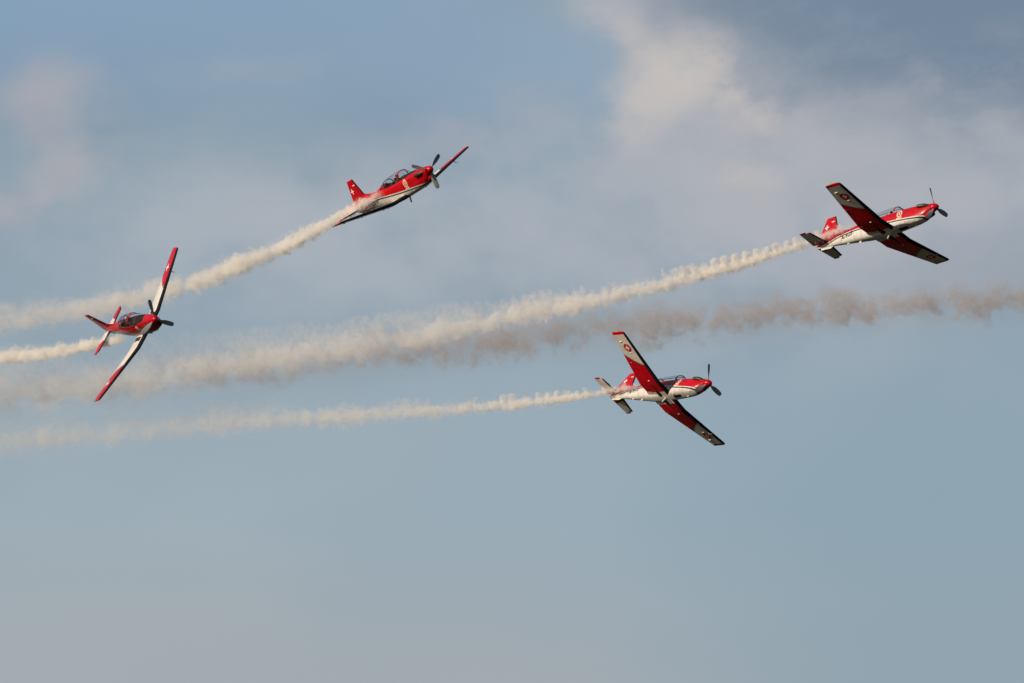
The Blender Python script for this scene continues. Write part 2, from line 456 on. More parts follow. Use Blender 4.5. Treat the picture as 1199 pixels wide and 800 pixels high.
def build_fuselage(root):
    bm = bmesh.new()
    n = 48
    st = [0.42, 0.5, 0.6, 0.7, 0.85, 1.0, 1.2, 1.46, 1.8, 2.1, 2.43, 2.78, 2.80, 3.2, 3.6, 4.0, 4.4, 4.8, 5.05, 5.07, 5.3, 5.55, 5.85, 6.1, 6.4, 6.7, 7.05, 7.4, 7.7, 8.0, 8.3, 8.6, 8.85, 9.1, 9.25, 9.36]
    rings = []; tub = []
    for a in st:
        s = section(a, n)
        open_ = 2.79 < a < 5.06
        tub.append(open_)
        if open_:
            top = [j for j in range(n) if 5 * n // 48 + 1 < j < n // 2 - 5 * n // 48 - 1]   # upper arc between the sills
            yl, zl = s[top[0] - 1]
            kmax = len(top)
            for i, j in enumerate(top):
                f = i / (kmax - 1)
                if i == 0: s[j] = [yl - 0.03, zl]
                elif i == kmax - 1: s[j] = [-(yl - 0.03), zl]
                else: s[j] = [(yl - 0.05) * (1 - 2 * (i - 1) / (kmax - 3)), zl - 0.50]
        rings.append([P(a, y, z) for y, z in s])
    lo, hi = 5 * n // 48 + 1, n // 2 - 5 * n // 48 - 1
    def mat(i, j):
        return 1 if (tub[i] or tub[i + 1]) and lo < j < hi - 1 else 0
    loft(bm, rings, True, True, mat)
    # closed-off front is covered by the spinner back plate
    return link('fuselage', bm, [M['fuselage'], M['dark']], root, angle=35)

def airfoil(c0, c1, n=12, t=0.14, camber=0.015, upper=True):
    """points from c1 to c0 (upper) or c0 to c1 (lower), as (chord fraction, z / chord)"""
    pts = []
    for i in range(n + 1):
        f = i / n
        x = c0 + (c1 - c0) * (f * f if c0 == 0 else f)
        th = 5 * t * (0.2969 * sqrt(x) - 0.126 * x - 0.3516 * x * x + 0.2843 * x ** 3 - 0.1036 * x ** 4)
        cm = camber * 4 * x * (1 - x)
        pts.append((x, cm + th if upper else cm - th))
    return pts[::-1] if upper else pts

def foil_ring(le, te, c0, c1, t, place, n=12, camber=0.015):
    up = airfoil(c0, c1, n, t, camber, True); lw = airfoil(c0, c1, n, t, camber, False)
    if c0 == 0: lw = lw[1:]
    ch = te - le
    return [place(le + x * ch, z * ch) for x, z in up + lw]

def build_wing(root, s):
    def place(y): return lambda a, z: P(a, s * y, wing_z(y) + z)
    def thick(y): return 0.150 - 0.035 * (y - 0.3) / 4.8
    bm = bmesh.new()
    n = 12
    def matfn(off): return lambda i, j: 0 if j < off else 1
    rings = [foil_ring(wing_le(y), wing_te(y), 0, 0.745, thick(y), place(y), n) for y in (0.15, 0.54, 1.0, 1.29, 1.8, 2.4, 3.0, 3.6, 4.2, 4.86)]
    loft(bm, rings, True, True, matfn(n))
    tips = [(4.865, 0, 0, 1), (5.0, 0.01, 0, 1), (5.07, 0.05, 0, 0.92), (5.12, 0.13, 0.0, 0.70), (5.15, 0.27, 0.01, 0.30)]
    rings = [foil_ring(wing_le(y) + dl, wing_te(y) - dt, 0, 1.0, thick(y) * k_, place(y), n) for y, dl, dt, k_ in tips]
    loft(bm, rings, True, True, matfn(n))
    # fixed inboard trailing edge beside the fuselage
    rings = [foil_ring(wing_le(y), wing_te(y) + 0.05, 0.745, 1.0, thick(y), place(y), 6) for y in (0.15, 0.56)]
    loft(bm, rings, True, True, lambda i, j: 0 if j < 7 else 1)
    w = link('wing', bm, [M['wing_top'], M['wing_bottom']], root, angle=50)
    for nm, ys in (('flap', (0.575, 1.0, 1.29, 1.8, 2.4, 2.885)), ('aileron', (2.905, 3.4, 3.9, 4.4, 4.855))):
        bm = bmesh.new()
        rings = [foil_ring(wing_le(y), wing_te(y), 0.752, 1.0, thick(y), place(y), 6) for y in ys]
        loft(bm, rings, True, True, lambda i, j: 0 if j < 7 else 1)
        link(nm, bm, [M['wing_top'], M['wing_bottom']], w, angle=50)
    # actuator and hinge fairings below the wing
    for a, y, L, r, mt in ((4.10, 4.46, 0.30, 0.040, 'white'), (3.83, 3.62, 0.24, 0.036, 'white'), (3.86, 1.50, 0.20, 0.045, 'white'), (4.62, 2.90, 0.24, 0.022, 'red'), (4.72, 1.31, 0.24, 0.022, 'red')):
        bm = bmesh.new()
        c = (a - wing_le(y)) / (wing_te(y) - wing_le(y))
        z = wing_z(y) + (0.06 * c * (1 - c) - 0.5 * thick(y) * 2 * sqrt(max(c, 0)) * (1 - c) * 0.9) * (wing_te(y) - wing_le(y))
        ellipsoid(bm, P(a, s * y, z), (L / 2, r, r * 1.4))
        link('hinge_fairing', bm, M[mt], w)
    bm = bmesh.new()
    ellipsoid(bm, P(3.95, s * 5.135, wing_z(5.13) + 0.05), (0.09, 0.035, 0.045), 10, 6)
    link('navigation_light', bm, M['lens_red' if s > 0 else 'lens_green'], w)
    if s > 0:
        bm = bmesh.new()
        y = 3.7; z = wing_z(y)
        tube(bm, [P(3.40, y, z - 0.05), P(3.36, y, z - 0.17), P(3.28, y, z - 0.20), P(2.98, y, z - 0.20)], [0.022, 0.02, 0.016, 0.012], 8)
        link('pitot_tube', bm, M['grey'], w)
    return w

def build_tailplane(root, s):
    le = lambda y: 8.50 + (y - 0.5) * 0.20 / 1.136 if y > 0.5 else 8.50 - (0.5 - y) * 0.35
    te = lambda y: 9.50 - (y - 0.5) * 0.12 / 1.136
    pl = lambda y: (lambda a, z: P(a, s * y, -0.02 + z))
    bm = bmesh.new(); n = 10
    mf = lambda i, j: 0 if j < n else 1
    rings = [foil_ring(le(y), te(y), 0, 0.58, 0.10, pl(y), n, 0.0) for y in (0.03, 0.3, 0.5, 1.0, 1.46)]
    rings.append(foil_ring(le(1.52) + 0.05, te(1.52), 0, 0.58, 0.05, pl(1.52), n, 0.0))
    loft(bm, rings, True, True, mf)
    t = link('tailplane', bm, [M['tail_top'], M['tail_bottom']], root, angle=50)
    bm = bmesh.new()
    rings = [foil_ring(le(y), te(y), 0.595, 1.0, 0.10, pl(y), 6, 0.0) for y in (0.16, 0.5, 1.0, 1.535)]
    loft(bm, rings, True, True, lambda i, j: 0 if j < 7 else 1)
    rings = [foil_ring(le(y), te(y), c0, 1.0, t_, pl(y), 6, 0.0) for y, c0, t_ in ((1.54, 0.40, 0.10), (1.60, 0.42, 0.08), (1.645, 0.47, 0.03))]
    loft(bm, rings, True, True, lambda i, j: 0 if j < 7 else 1)
    link('elevator', bm, [M['tail_top'], M['tail_bottom']], t, angle=50)
    return t

def build_fin(root):
    le = lambda z: 7.78 + (z - 0.64) * 0.36 / 1.10
    te = lambda z: 9.38 - (z - 0.2) * 0.56 / 1.54
    hg = lambda z: 8.36 + (1.6 - z) * 0.29 / 1.22
    bm = bmesh.new(); n = 10
    def ring(z, a0, a1, c0, c1, t, n): 
        up = airfoil(c0, c1, n, t, 0, True); lw = airfoil(c0, c1, n, t, 0, False)
        if c0 == 0: lw = lw[1:]
        ch = a1 - a0
        return [P(a0 + x * ch, y * ch, z) for x, y in up + lw]
    rings = []
    for z in (0.05, 0.4, 0.64, 1.0, 1.4, 1.66, 1.72, 1.74):
        c = (hg(z) - le(z)) / (te(z) - le(z)) - 0.01
        rings.append(ring(z, le(z) + (0.03 if z > 1.73 else 0), te(z), 0, c, 0.10 if z < 1.7 else (0.08 if z < 1.73 else 0.03), n))
    loft(bm, rings)
    # dorsal fillet
    fr = []
    for a, h, w in ((6.60, 0.425, 0.012), (6.9, 0.445, 0.03), (7.3, 0.505, 0.04), (7.65, 0.60, 0.045), (7.83, 0.665, 0.05)):
        b_ = 0.20
        fr.append([P(a, -w - 0.04, b_), P(a, -w * 0.7, h - 0.06), P(a, -w * 0.25, h), P(a, w * 0.25, h), P(a, w * 0.7, h - 0.06), P(a, w + 0.04, b_)])
    loft(bm, fr)
    f = link('fin', bm, M['fin'], root, angle=45)
    bm = bmesh.new()
    rings = []
    for z in (0.13, 0.4, 0.64, 1.0, 1.4, 1.66, 1.72, 1.74):
        c = (hg(z) - le(z)) / (te(z) - le(z)) + 0.012
        rings.append(ring(z, le(z), te(z), c, 1.0, 0.10 if z < 1.7 else (0.08 if z < 1.73 else 0.03), 5))
    loft(bm, rings)
    r = link('rudder', bm, M['red'], f, angle=45)
    bm = bmesh.new()
    for s in (-1, 1):
        ellipsoid(bm, P(8.27, s * 0.055, 1.36), (0.14, 0.018, 0.045), 10, 6)
    link('tail_light', bm, M['ring'], f)
    # small ventral fin
    bm = bmesh.new()
    loft(bm, [[P(7.95, -0.02, -0.30), P(7.95, 0.02, -0.30), P(9.05, 0.02, -0.18), P(9.05, -0.02, -0.18)], [P(8.25, -0.008, -0.46), P(8.25, 0.008, -0.46), P(9.0, 0.008, -0.40), P(9.0, -0.008, -0.40)]])
    link('ventral_fin', bm, M['white'], root, smooth=False)
    return f, r

CAN = [(2.48, 0.350, 0.02), (2.75, 0.385, 0.20), (3.05, 0.405, 0.36), (3.40, 0.418, 0.415), (3.9, 0.420, 0.425), (4.4, 0.415, 0.405), (4.9, 0.400, 0.335), (5.25, 0.375, 0.235), (5.52, 0.330, 0.12)]
def sill(a): return lerp_table([(2.5, 0.385), (3.2, 0.40), (4.4, 0.385), (5.1, 0.40), (5.5, 0.43)], a)[0]
def canopy_ring(a, grow=0.0, n=20):
    hw, h = smooth_table(CAN, a)
    z0 = sill(a) - 0.03
    return [P(a, (hw + grow) * math.copysign(abs(cos(t)) ** 0.8, cos(t)), z0 + (h + 0.03 + grow) * sin(t) ** 0.85 if sin(t) > 1e-6 else z0) for t in (pi * j / n for j in range(n + 1))]
def build_canopy(root):
    bm = bmesh.new()
    st = [2.48, 2.62, 2.75, 2.9, 3.05, 3.2, 3.4, 3.65, 3.9, 4.15, 4.4, 4.65, 4.9, 5.1, 5.25, 5.4, 5.52]
    loft(bm, [canopy_ring(a) for a in st], False, False, closed=False)
    c = link('canopy', bm, M['glass'], root, angle=80)
    def hoop(nm, a0, a1, g, mt, lean=0.0, t=0.028):
        bm = bmesh.new()
        out_, inn = [], []
        r0, r1, r2, r3 = canopy_ring(a0, g), canopy_ring(a1, g), canopy_ring(a1, g - t), canopy_ring(a0, g - t)
        loft(bm, [list(q) for q in zip(r0, r1, r2, r3)], True, True)
        for v in bm.verts: v.co.x += lean * (v.co.z - 0.4)
        return link(nm, bm, mt, c, angle=45)
    hoop('windscreen_arch', 3.13, 3.22, 0.012, M['red'], 0.35)
    hoop('rear_arch', 4.86, 4.93, -0.006, M['black'], -0.2)
    # sill rails on both sides, and the strip closing the windscreen foot
    bm = bmesh.new()
    for s in (-1, 1):
        pts = [P(a, s * (smooth_table(CAN, a)[0] + 0.008), sill(a) - 0.012) for a in st]
        tube(bm, pts, [0.016] * len(pts), 8)
    link('canopy_rail', bm, M['dark'], c)
    bm = bmesh.new()
    loft(bm, [canopy_ring(5.46, 0.010), canopy_ring(5.60, -0.01), ], False, False, closed=False)
    link('rear_fairing', bm, M['red'], c)
    return c

def build_cockpit(root):
    # glare shields with instrument panels under them
    for a, w, zt in ((2.86, 0.32, 0.46), (4.22, 0.27, 0.44)):
        bm = bmesh.new()
        ring = lambda aa, k_: [P(aa, w * k_ * cos(t), 0.20 + (zt - 0.20) * k_ * sin(t)) for t in (pi * j / 12 for j in range(13))]
        loft(bm, [ring(a, 0.92), ring(a + 0.10, 1.0), ring(a + 0.34, 1.0), ring(a + 0.36, 0.9), ring(a + 0.30, 0.85)], True, True)
        link('instrument_panel', bm, M['dark'], root)
    for a in (3.82, 5.02):
        bm = bmesh.new()
        # seat pan, reclined back and a separate headrest pad, in one seat
        def slab(p0, p1, w0, w1, th):
            d = (p1 - p0).normalized(); nrm = Vector((d.z, 0, -d.x)) * th / 2
            loft(bm, [[p + nrm + Vector((0, w, 0)), p + nrm - Vector((0, w, 0)), p - nrm - Vector((0, w, 0)), p - nrm + Vector((0, w, 0))] for p, w in ((p0, w0 * 0.96), (p0.lerp(p1, 0.06), w0), (p0.lerp(p1, 0.94), w1), (p1, w1 * 0.92))])
        slab(P(a - 0.45, 0, -0.06), P(a + 0.02, 0, -0.10), 0.22, 0.22, 0.08)
        slab(P(a + 0.02, 0, -0.10), P(a + 0.15, 0, 0.38), 0.21, 0.17, 0.08)
        slab(P(a + 0.15, 0, 0.39), P(a + 0.17, 0, 0.57), 0.11, 0.10, 0.07)
        link('seat', bm, M['seat'], root, angle=30)

def build_propeller(root):
    bm = bmesh.new()
    # hub disc behind the spinner
    tube(bm, [P(0.44, 0, 0), P(0.30, 0, 0)], [0.20, 0.18], 24)
    hub = link('propeller', bm, M['grey'], root)
    bm = bmesh.new()
    prof = [(0.0, 0.006), (0.015, 0.05), (0.05, 0.098), (0.11, 0.150), (0.18, 0.192), (0.26, 0.225), (0.34, 0.245), (0.40, 0.252), (0.415, 0.247)]
    rings = [[P(a, r * cos(2 * pi * j / 32), r * sin(2 * pi * j / 32)) for j in range(32)] for a, r in prof]
    loft(bm, rings)
    link('spinner', bm, M['red'], hub, angle=60)
    for kk in range(3):
        bm = bmesh.new()
        rings = []
        #  radius, chord, thickness, blade angle
        for r, c, t, ang in ((0.16, 0.09, 0.085, 60), (0.26, 0.09, 0.08, 58), (0.38, 0.18, 0.045, 44), (0.55, 0.26, 0.032, 34), (0.75, 0.29, 0.024, 27), (0.95, 0.28, 0.018, 22), (1.08, 0.25, 0.014, 19), (1.15, 0.20, 0.010, 18), (1.18, 0.12, 0.006, 18)):
            an = rad(ang)
            ring = []
            for j in range(14):
                t_ = 2 * pi * j / 14
                q, h = 0.5 * c * cos(t_), 0.5 * t * sin(t_)
                ring.append(Vector((q * sin(an) + h * cos(an), -q * cos(an) + h * sin(an), r)))
            rings.append(ring)
        loft(bm, rings)
        bm.transform(Matrix.Translation(P(0.29, 0, 0)) @ Matrix.Rotation(2 * pi * kk / 3, 4, 'X'))
        link('blade', bm, M['blade'], hub, angle=60)
    return hub

def build_details(root, fus):
    # exhaust stubs
    for s in (-1, 1):
        bm = bmesh.new()
        pts = [P(0.60, s * 0.28, 0.06), P(0.74, s * 0.375, 0.075), P(0.92, s * 0.435, 0.09), P(1.10, s * 0.460, 0.10), P(1.28, s * 0.475, 0.11)]
        tube(bm, pts, [(0.09, 0.05), (0.105, 0.075), (0.11, 0.085), (0.105, 0.08), (0.10, 0.075)], 16, True)
        e = link('exhaust_pipe', bm, M['pipe'], root)
        bm = bmesh.new()
        tube(bm, [P(1.20, s * 0.468, 0.106), P(1.284, s * 0.4755, 0.11)], [(0.085, 0.062)] * 2, 16, True)
        link('outlet', bm, M['well'], e)
    # chin intake: a scoop with a dark mouth under the spinner
    bm = bmesh.new()
    def oval(a, zc, ry, rz, n=24): return [P(a, ry * cos(2 * pi * j / n), zc + rz * sin(2 * pi * j / n)) for j in range(n)]
    loft(bm, [oval(0.50, -0.40, 0.12, 0.09), oval(0.36, -0.40, 0.135, 0.105), oval(0.33, -0.40, 0.15, 0.12), oval(0.37, -0.405, 0.17, 0.135), oval(0.55, -0.42, 0.21, 0.16), oval(0.8, -0.45, 0.24, 0.20), oval(1.1, -0.45, 0.20, 0.20)], True, False, lambda i, j: 0 if i < 3 else 1)
    sc = link('chin_intake', bm, [M['black'], M['red']], root)
    bm = bmesh.new()
    loft(bm, [oval(0.46, -0.40, 0.118, 0.088), oval(0.455, -0.40, 0.08, 0.05)], True, True)
    link('intake_mouth', bm, M['well'], sc)
    # belly mast, blade aerials and drain stubs
    bm = bmesh.new(); tube(bm, [P(3.60, 0, -0.74), P(3.64, 0, -0.86), P(3.76, 0, -1.12)], [0.055, 0.05, 0.045], 12); link('drain_mast', bm, M['white'], root)
    bm = bmesh.new(); loft(bm, [[P(5.78, -0.015, -0.60), P(5.78, 0.015, -0.60), P(5.98, 0.01, -0.58), P(5.98, -0.01, -0.58)], [P(5.90, -0.008, -0.80), P(5.90, 0.008, -0.80), P(6.00, 0.005, -0.80), P(6.00, -0.005, -0.80)]]); link('blade_aerial', bm, M['white'], root, smooth=False)
    for a, y, r in ((6.84, 0, 0.07), (2.74, -0.26, 0.045), (1.75, 0.14, 0.05), (2.2, -0.40, 0.035), (1.35, -0.22, 0.04)):
        bm = bmesh.new()
        hw, zt, zb, zc, pt, p = smooth_table(FUS, a)
        z = zc - (zc - zb) * max(0.0, 1 - abs(y / hw) ** p) ** (1 / p)
        ellipsoid(bm, P(a, y, z), (r * 1.7, r * 0.8, r)); link('belly_blister', bm, M['white'], root)

# ------------------------------------------------------------------ flat marks that hug a surface
def flat_poly(bm, pts, holes=None, cuts=2):
    vs = [bm.verts.new((x, y, 0)) for x, y in pts]
    bm.faces.new(vs)
def disc_pts(r, n=28, e=1.0): return [(r * cos(2 * pi * i / n), r * e * sin(2 * pi * i / n)) for i in range(n)]
def cross_pts(L, w):
    return [(w, w), (w, L), (-w, L), (-w, w), (-L, w), (-L, -w), (-w, -w), (-w, -L), (w, -L), (w, -w), (L, -w), (L, w)]
def tri_sub(bm, cuts):
    bm.normal_update()
    bmesh.ops.triangulate(bm, faces=bm.faces[:])
    for _ in range(cuts):
        bmesh.ops.subdivide_edges(bm, edges=[e for e in bm.edges if e.calc_length() > 0.05], cuts=1)
        bm.normal_update()
        bmesh.ops.triangulate(bm, faces=bm.faces[:])
def tree_of(objs):
    vs, fs = [], []
    for o in objs:
        b = len(vs)
        vs += [v.co.copy() for v in o.data.vertices]
        fs += [[i + b for i in p.vertices] for p in o.data.polygons]
    return BVHTree.FromPolygons(vs, fs)
def hug(bm, tree, to3, direction, off):
    """carry a flat drawing on to a surface along a direction, leaving it proud by off"""
    d = Vector(direction)
    dead = []
    for v in bm.verts:
        p = to3(v.co.x, v.co.y)
        hit, nrm, _, _ = tree.ray_cast(p - d * 3.0, d)
        if hit is None: dead.append(v); continue
        v.co = hit - d * off
    if dead: bmesh.ops.delete(bm, geom=dead, context='VERTS')

def text_bm(body, size):
    c = bpy.data.curves.new('tmp', 'FONT'); c.body = body; c.size = size; c.align_x = 'CENTER'; c.align_y = 'CENTER'; c.offset = 0.012
    o = bpy.data.objects.new('tmp', c); COL.objects.link(o)
    bpy.context.view_layer.update()
    me = o.evaluated_get(bpy.context.evaluated_depsgraph_get()).to_mesh()
    bm = bmesh.new(); bm.from_mesh(me)
    o.to_mesh_clear(); bpy.data.objects.remove(o); bpy.data.curves.remove(c)
    return bm

def mark(nm, bm, tree, to3, d, off, mt, parent, cuts=2):
    tri_sub(bm, cuts); hug(bm, tree, to3, d, off)
    return link(nm, bm, mt, parent, smooth=False)

def build_marks(root, fus, wings, fin, rudder):
    tf, tv = tree_of([fus]), tree_of([fin, rudder])
    for s in (-1, 1):
        d = (0, -s, 0)
        # team badge on the nose side: a ring with a ribbon below it
        to3 = lambda x, y, s=s: Vector((3.3 - 2.61 - s * x, 0, 0.0 + y))
        bm = bmesh.new(); flat_poly(bm, disc_pts(0.165, 28, 1.25))
        em = mark('team_badge', bm, tf, to3, d, 0.004, M['pink'], fus)
        bm = bmesh.new()
        o_ = [bm.verts.new((x, y, 0)) for x, y in disc_pts(0.205, 28, 1.22)]; i_ = [bm.verts.new((x, y, 0)) for x, y in disc_pts(0.138, 28, 1.28)]
        for q in range(28): bm.faces.new((o_[q], o_[(q + 1) % 28], i_[(q + 1) % 28], i_[q]))
        flat_poly(bm, [(-0.22, -0.33), (-0.18, -0.24), (-0.05, -0.29), (0.06, -0.29), (0.17, -0.23), (0.20, -0.31), (0.07, -0.35), (-0.06, -0.35)])
        mark('badge_ring', bm, tf, to3, d, 0.008, M['ring'], em, 3)
        bm = bmesh.new()
        flat_poly(bm, [(-0.02, 0.12), (0.03, 0.13), (0.04, 0.02), (0.09, -0.04), (0.04, -0.04), (0.02, -0.13), (-0.02, -0.12), (-0.03, -0.02), (-0.08, 0.02), (-0.03, 0.03)])
        mark('badge_figure', bm, tf, to3, d, 0.008, M['ring'], em, 2)
        bm = bmesh.new(); flat_poly(bm, [(-0.07, -0.03), (0.07, -0.02), (0.07, 0.03), (-0.07, 0.03)])
        mark('service_panel', bm, tf, lambda x, y, s=s: Vector((3.3 - 2.12 - s * x, 0, 0.10 + y)), d, 0.004, M['well'], fus)
        bm = bmesh.new(); flat_poly(bm, cross_pts(0.165, 0.042))
        mark('white_cross', bm, tv, lambda x, y, s=s: Vector((3.3 - 8.73 - s * x, 0, 1.08 + y)), d, 0.004, M['cross'], fin)
    # nose wheel well and main wheel wells
    allb = tree_of([fus] + wings)
    bm = bmesh.new(); flat_poly(bm, [(-0.33, -0.10), (0.24, -0.13), (0.33, -0.06), (0.33, 0.06), (0.24, 0.13), (-0.33, 0.10), (-0.36, 0.0)])
    mark('wheel_well', bm, allb, lambda x, y: P(2.58 + x, y, 0), (0, 0, 1), 0.005, M['well'], fus)
    for s in (-1, 1):
        bm = bmesh.new()
        flat_poly(bm, [(-0.06, 1.22), (0.05, 1.22), (0.07, 0.70), (0.20, 0.58), (0.24, 0.42), (0.22, 0.24), (0.08, 0.14), (-0.10, 0.18), (-0.15, 0.34), (-0.13, 0.52), (-0.06, 0.66)])
        mark('wheel_well', bm, allb, lambda x, y, s=s: P(3.86 + x, s * y, 0), (0, 0, 1), 0.005, M['well'], fus, 3)
    for w, s in zip(wings, (1, -1)):
        tw = tree_of([w])
        bm = bmesh.new(); flat_poly(bm, disc_pts(0.30, 32))
        r = mark('roundel', bm, tw, lambda x, y, s=s: P(3.85 + x, s * 3.98 + y, 0), (0, 0, 1), 0.004, M['red'], w)
        bm = bmesh.new(); flat_poly(bm, cross_pts(0.175, 0.044))
        mark('roundel_cross', bm, tw, lambda x, y, s=s: P(3.85 + x, s * 3.98 + y, 0), (0, 0, 1), 0.008, M['cross'], r)
        bm = bmesh.new(); flat_poly(bm, cross_pts(0.23, 0.06))
        mark('white_cross', bm, tw, lambda x, y, s=s: P(3.92 + x, s * 3.90 + y, 0), (0, 0, -1), 0.004, M['cross'], w)
    return tf

def registration(body, tf, parent):
    for s in (-1, 1):
        bm = text_bm(body, 0.36)
        t = rad(-5.5)
        # letters read towards the nose on the starboard side and towards the tail on the port side
        to3 = lambda x, y, s=s: Vector((3.3 - 6.80 - s * x * 1.05, 0, -0.165 + y + (-s * x) * 0.11))
        tri_sub(bm, 1); hug(bm, tf, to3, (0, -s, 0), 0.005)
        link('registration', bm, M['letter'], parent, smooth=False)

# ------------------------------------------------------------------ pilot: one skinned body, helmet as clothing
def build_pilot():
    J = {'pelvis': (0.0, 0, 0.0, .15), 'belly': (0.01, 0, .14, .14), 'chest': (-.02, 0, .33, .155), 'neck': (-.03, 0, .49, .062), 'jaw': (0.0, 0, .56, .08), 'head': (-.01, 0, .65, .095)}
    E = [('pelvis', 'belly'), ('belly', 'chest'), ('chest', 'neck'), ('neck', 'jaw'), ('jaw', 'head')]
    for sd, s in (('l', 1), ('r', -1)):
        J.update({'sh' + sd: (-.03, .19 * s, .40, .075), 'el' + sd: (.12, .25 * s, .16, .052), 'wr' + sd: (.34, .10 * s, .12, .04), 'ha' + sd: (.41, .07 * s, .13, .042),
                  'hip' + sd: (.06, .10 * s, -.01, .10), 'kn' + sd: (.46, .13 * s, .10, .072), 'an' + sd: (.78, .11 * s, -.16, .05), 'to' + sd: (.92, .11 * s, -.08, .045)})
        E += [('chest', 'sh' + sd), ('sh' + sd, 'el' + sd), ('el' + sd, 'wr' + sd), ('wr' + sd, 'ha' + sd), ('pelvis', 'hip' + sd), ('hip' + sd, 'kn' + sd), ('kn' + sd, 'an' + sd), ('an' + sd, 'to' + sd)]
    names = list(J)
    me = bpy.data.meshes.new('person')
    me.from_pydata([J[q][:3] for q in names], [(names.index(a), names.index(b)) for a, b in E], [])
    o = bpy.data.objects.new('person', me); COL.objects.link(o)
    md = o.modifiers.new('skin', 'SKIN'); md.use_smooth_shade = True
    for v, q in zip(me.skin_vertices[0].data, names): v.radius = (J[q][3], J[q][3])
    me.skin_vertices[0].data[0].use_root = True
    sb = o.modifiers.new('sub', 'SUBSURF'); sb.levels = 2; sb.render_levels = 2
    bpy.context.view_layer.update()
    ev = o.evaluated_get(bpy.context.evaluated_depsgraph_get())
    me2 = bpy.data.meshes.new_from_object(ev)
    o.modifiers.clear(); o.data = me2; me2.name = 'person'
    me2.materials.clear(); me2.materials.append(M['suit']); me2.materials.append(M['skin'])
    for p in me2.polygons:
        p.use_smooth = True
        c = p.center
        p.material_index = 1 if c.z > 0.49 or (c.x > 0.36 and c.x < 0.5 and c.z > 0.07 and abs(c.y) < 0.095 and c.z > 0.10) else 0
    # helmet shell with ear bulges, a dark visor and an oxygen mask
    bm = bmesh.new()
    ellipsoid(bm, (-0.025, 0, 0.665), (0.142, 0.122, 0.135), 24, 16)
    for v in bm.verts:
        if v.co.x > 0.06 and v.co.z < 0.67: v.co.x = 0.06 + (v.co.x - 0.06) * 0.25
    for s in (-1, 1): ellipsoid(bm, (-0.01, s * 0.105, 0.625), (0.055, 0.03, 0.065), 12, 8)
    h = link('helmet', bm, M['helmet'], o)
    bm = bmesh.new()
    rows = []
    for i in range(7):
        z = 0.62 + i * 0.022
        rows.append([Vector((-0.025 + 0.150 * cos(t) * sqrt(max(0.05, 1 - ((z - 0.665) / 0.15) ** 2)), 0.130 * sin(t) * sqrt(max(0.05, 1 - ((z - 0.665) / 0.15) ** 2)), z)) for t in (rad(-68 + 136 * j / 12) for j in range(13))])
    loft(bm, rows, False, False, closed=False)
    link('visor', bm, M['visor'], h)
    bm = bmesh.new(); tube(bm, [Vector((0.07, 0, 0.60)), Vector((0.12, 0, 0.585)), Vector((0.145, 0, 0.57))], [(0.06, 0.055), (0.05, 0.045), (0.03, 0.028)], 12)
    link('oxygen_mask', bm, M['dark'], o)
    return o

# ------------------------------------------------------------------ four aircraft
POSES = {
    'A': ([[0.35397, 0.43849, -0.8261], [0.07139, 0.86804, 0.49134], [0.93253, -0.23289, 0.27595]], [-21.704, 1.06, -495.863]),
    'B': ([[0.47445, 0.7209, -0.50518], [0.24468, 0.44327, 0.86235], [0.8456, -0.53275, 0.03392]], [-6.16, 9.147, -493.298]),
    'C': ([[0.63444, 0.61004, 0.47471], [0.08596, -0.666, 0.74098], [0.76818, -0.4293, -0.47497]], [9.851, -2.767, -513.522]),
    'D': ([[0.73681, 0.66435, 0.12555], [0.2473, -0.43764, 0.86447], [0.62925, -0.6059, -0.48675]], [22.597, 7.14, -502.717]),
}
def kids(o): return [c for c in COL.objects if c.parent == o]
def copy_tree(o, parent=None):
    c = o.copy(); COL.objects.link(c)
    if parent: c.parent = parent
    for ch in kids(o): copy_tree(ch, c)
    return c
def pose_matrix(n):
    R, o = POSES[n]
    m = Matrix([(*R[i], o[i]) for i in range(3)] + [(0, 0, 0, 1)])
    return CAM @ m

root = bpy.data.objects.new('aerobatic_aircraft', None); COL.objects.link(root)
fus = build_fuselage(root)
wings = [build_wing(root, s) for s in (1, -1)]
for s in (1, -1): build_tailplane(root, s)
fin, rudder = build_fin(root)
build_canopy(root); build_cockpit(root)
prop = build_propeller(root)
build_details(root, fus)
TF = build_marks(root, fus, wings, fin, rudder)
PLANES = {'D': root}
for n in 'ABC': PLANES[n] = copy_tree(root)
LAB = {
 'D': 'rightmost red and white propeller plane, its dark belly showing and A-925 by its tail',
 'C': 'lowest of the four red and white propeller planes, belly and wing undersides showing',
 'B': 'red and white propeller plane seen side-on with thin edge-on wings, highest of the four',
 'A': 'red and white propeller plane coming nose-on, showing white inner wings from above'}
TURN = {'D': 121, 'C': 125, 'B': 143, 'A': 165}
def top_prop(r): return [c for c in kids(r) if c.name.startswith('propeller')][0]
for n, r in PLANES.items():
    r.matrix_world = pose_matrix(n)
    r['label'] = LAB[n]; r['category'] = 'aircraft'; r['group'] = 'red and white display aircraft in formation'
    top_prop(r).rotation_euler = (rad(TURN[n] - 90), 0, 0)
for n, code in (('D', 'A-925'), ('C', 'A-912'), ('B', 'A-914')):
    registration(code, TF, [c for c in kids(PLANES[n]) if c.name.startswith('fuselage')][0])

pil = build_pilot()
PIL = {
 'D': 'pilot under the canopy of the rightmost aircraft marked A-925',
 'C': 'pilot under the canopy of the lowest aircraft',
 'B': 'helmeted pilot seated in the side-on aircraft with edge-on wings',
 'A': 'helmeted pilot seated in the aircraft coming nose-on'}
for i, n in enumerate('BACD'):
    p = pil if i == 0 else copy_tree(pil)
    p.matrix_world = pose_matrix(n) @ Matrix.Translation(P(3.74, 0, -0.04))
    p['label'] = PIL[n]; p['category'] = 'person'; p['group'] = 'pilots in the front cockpits'

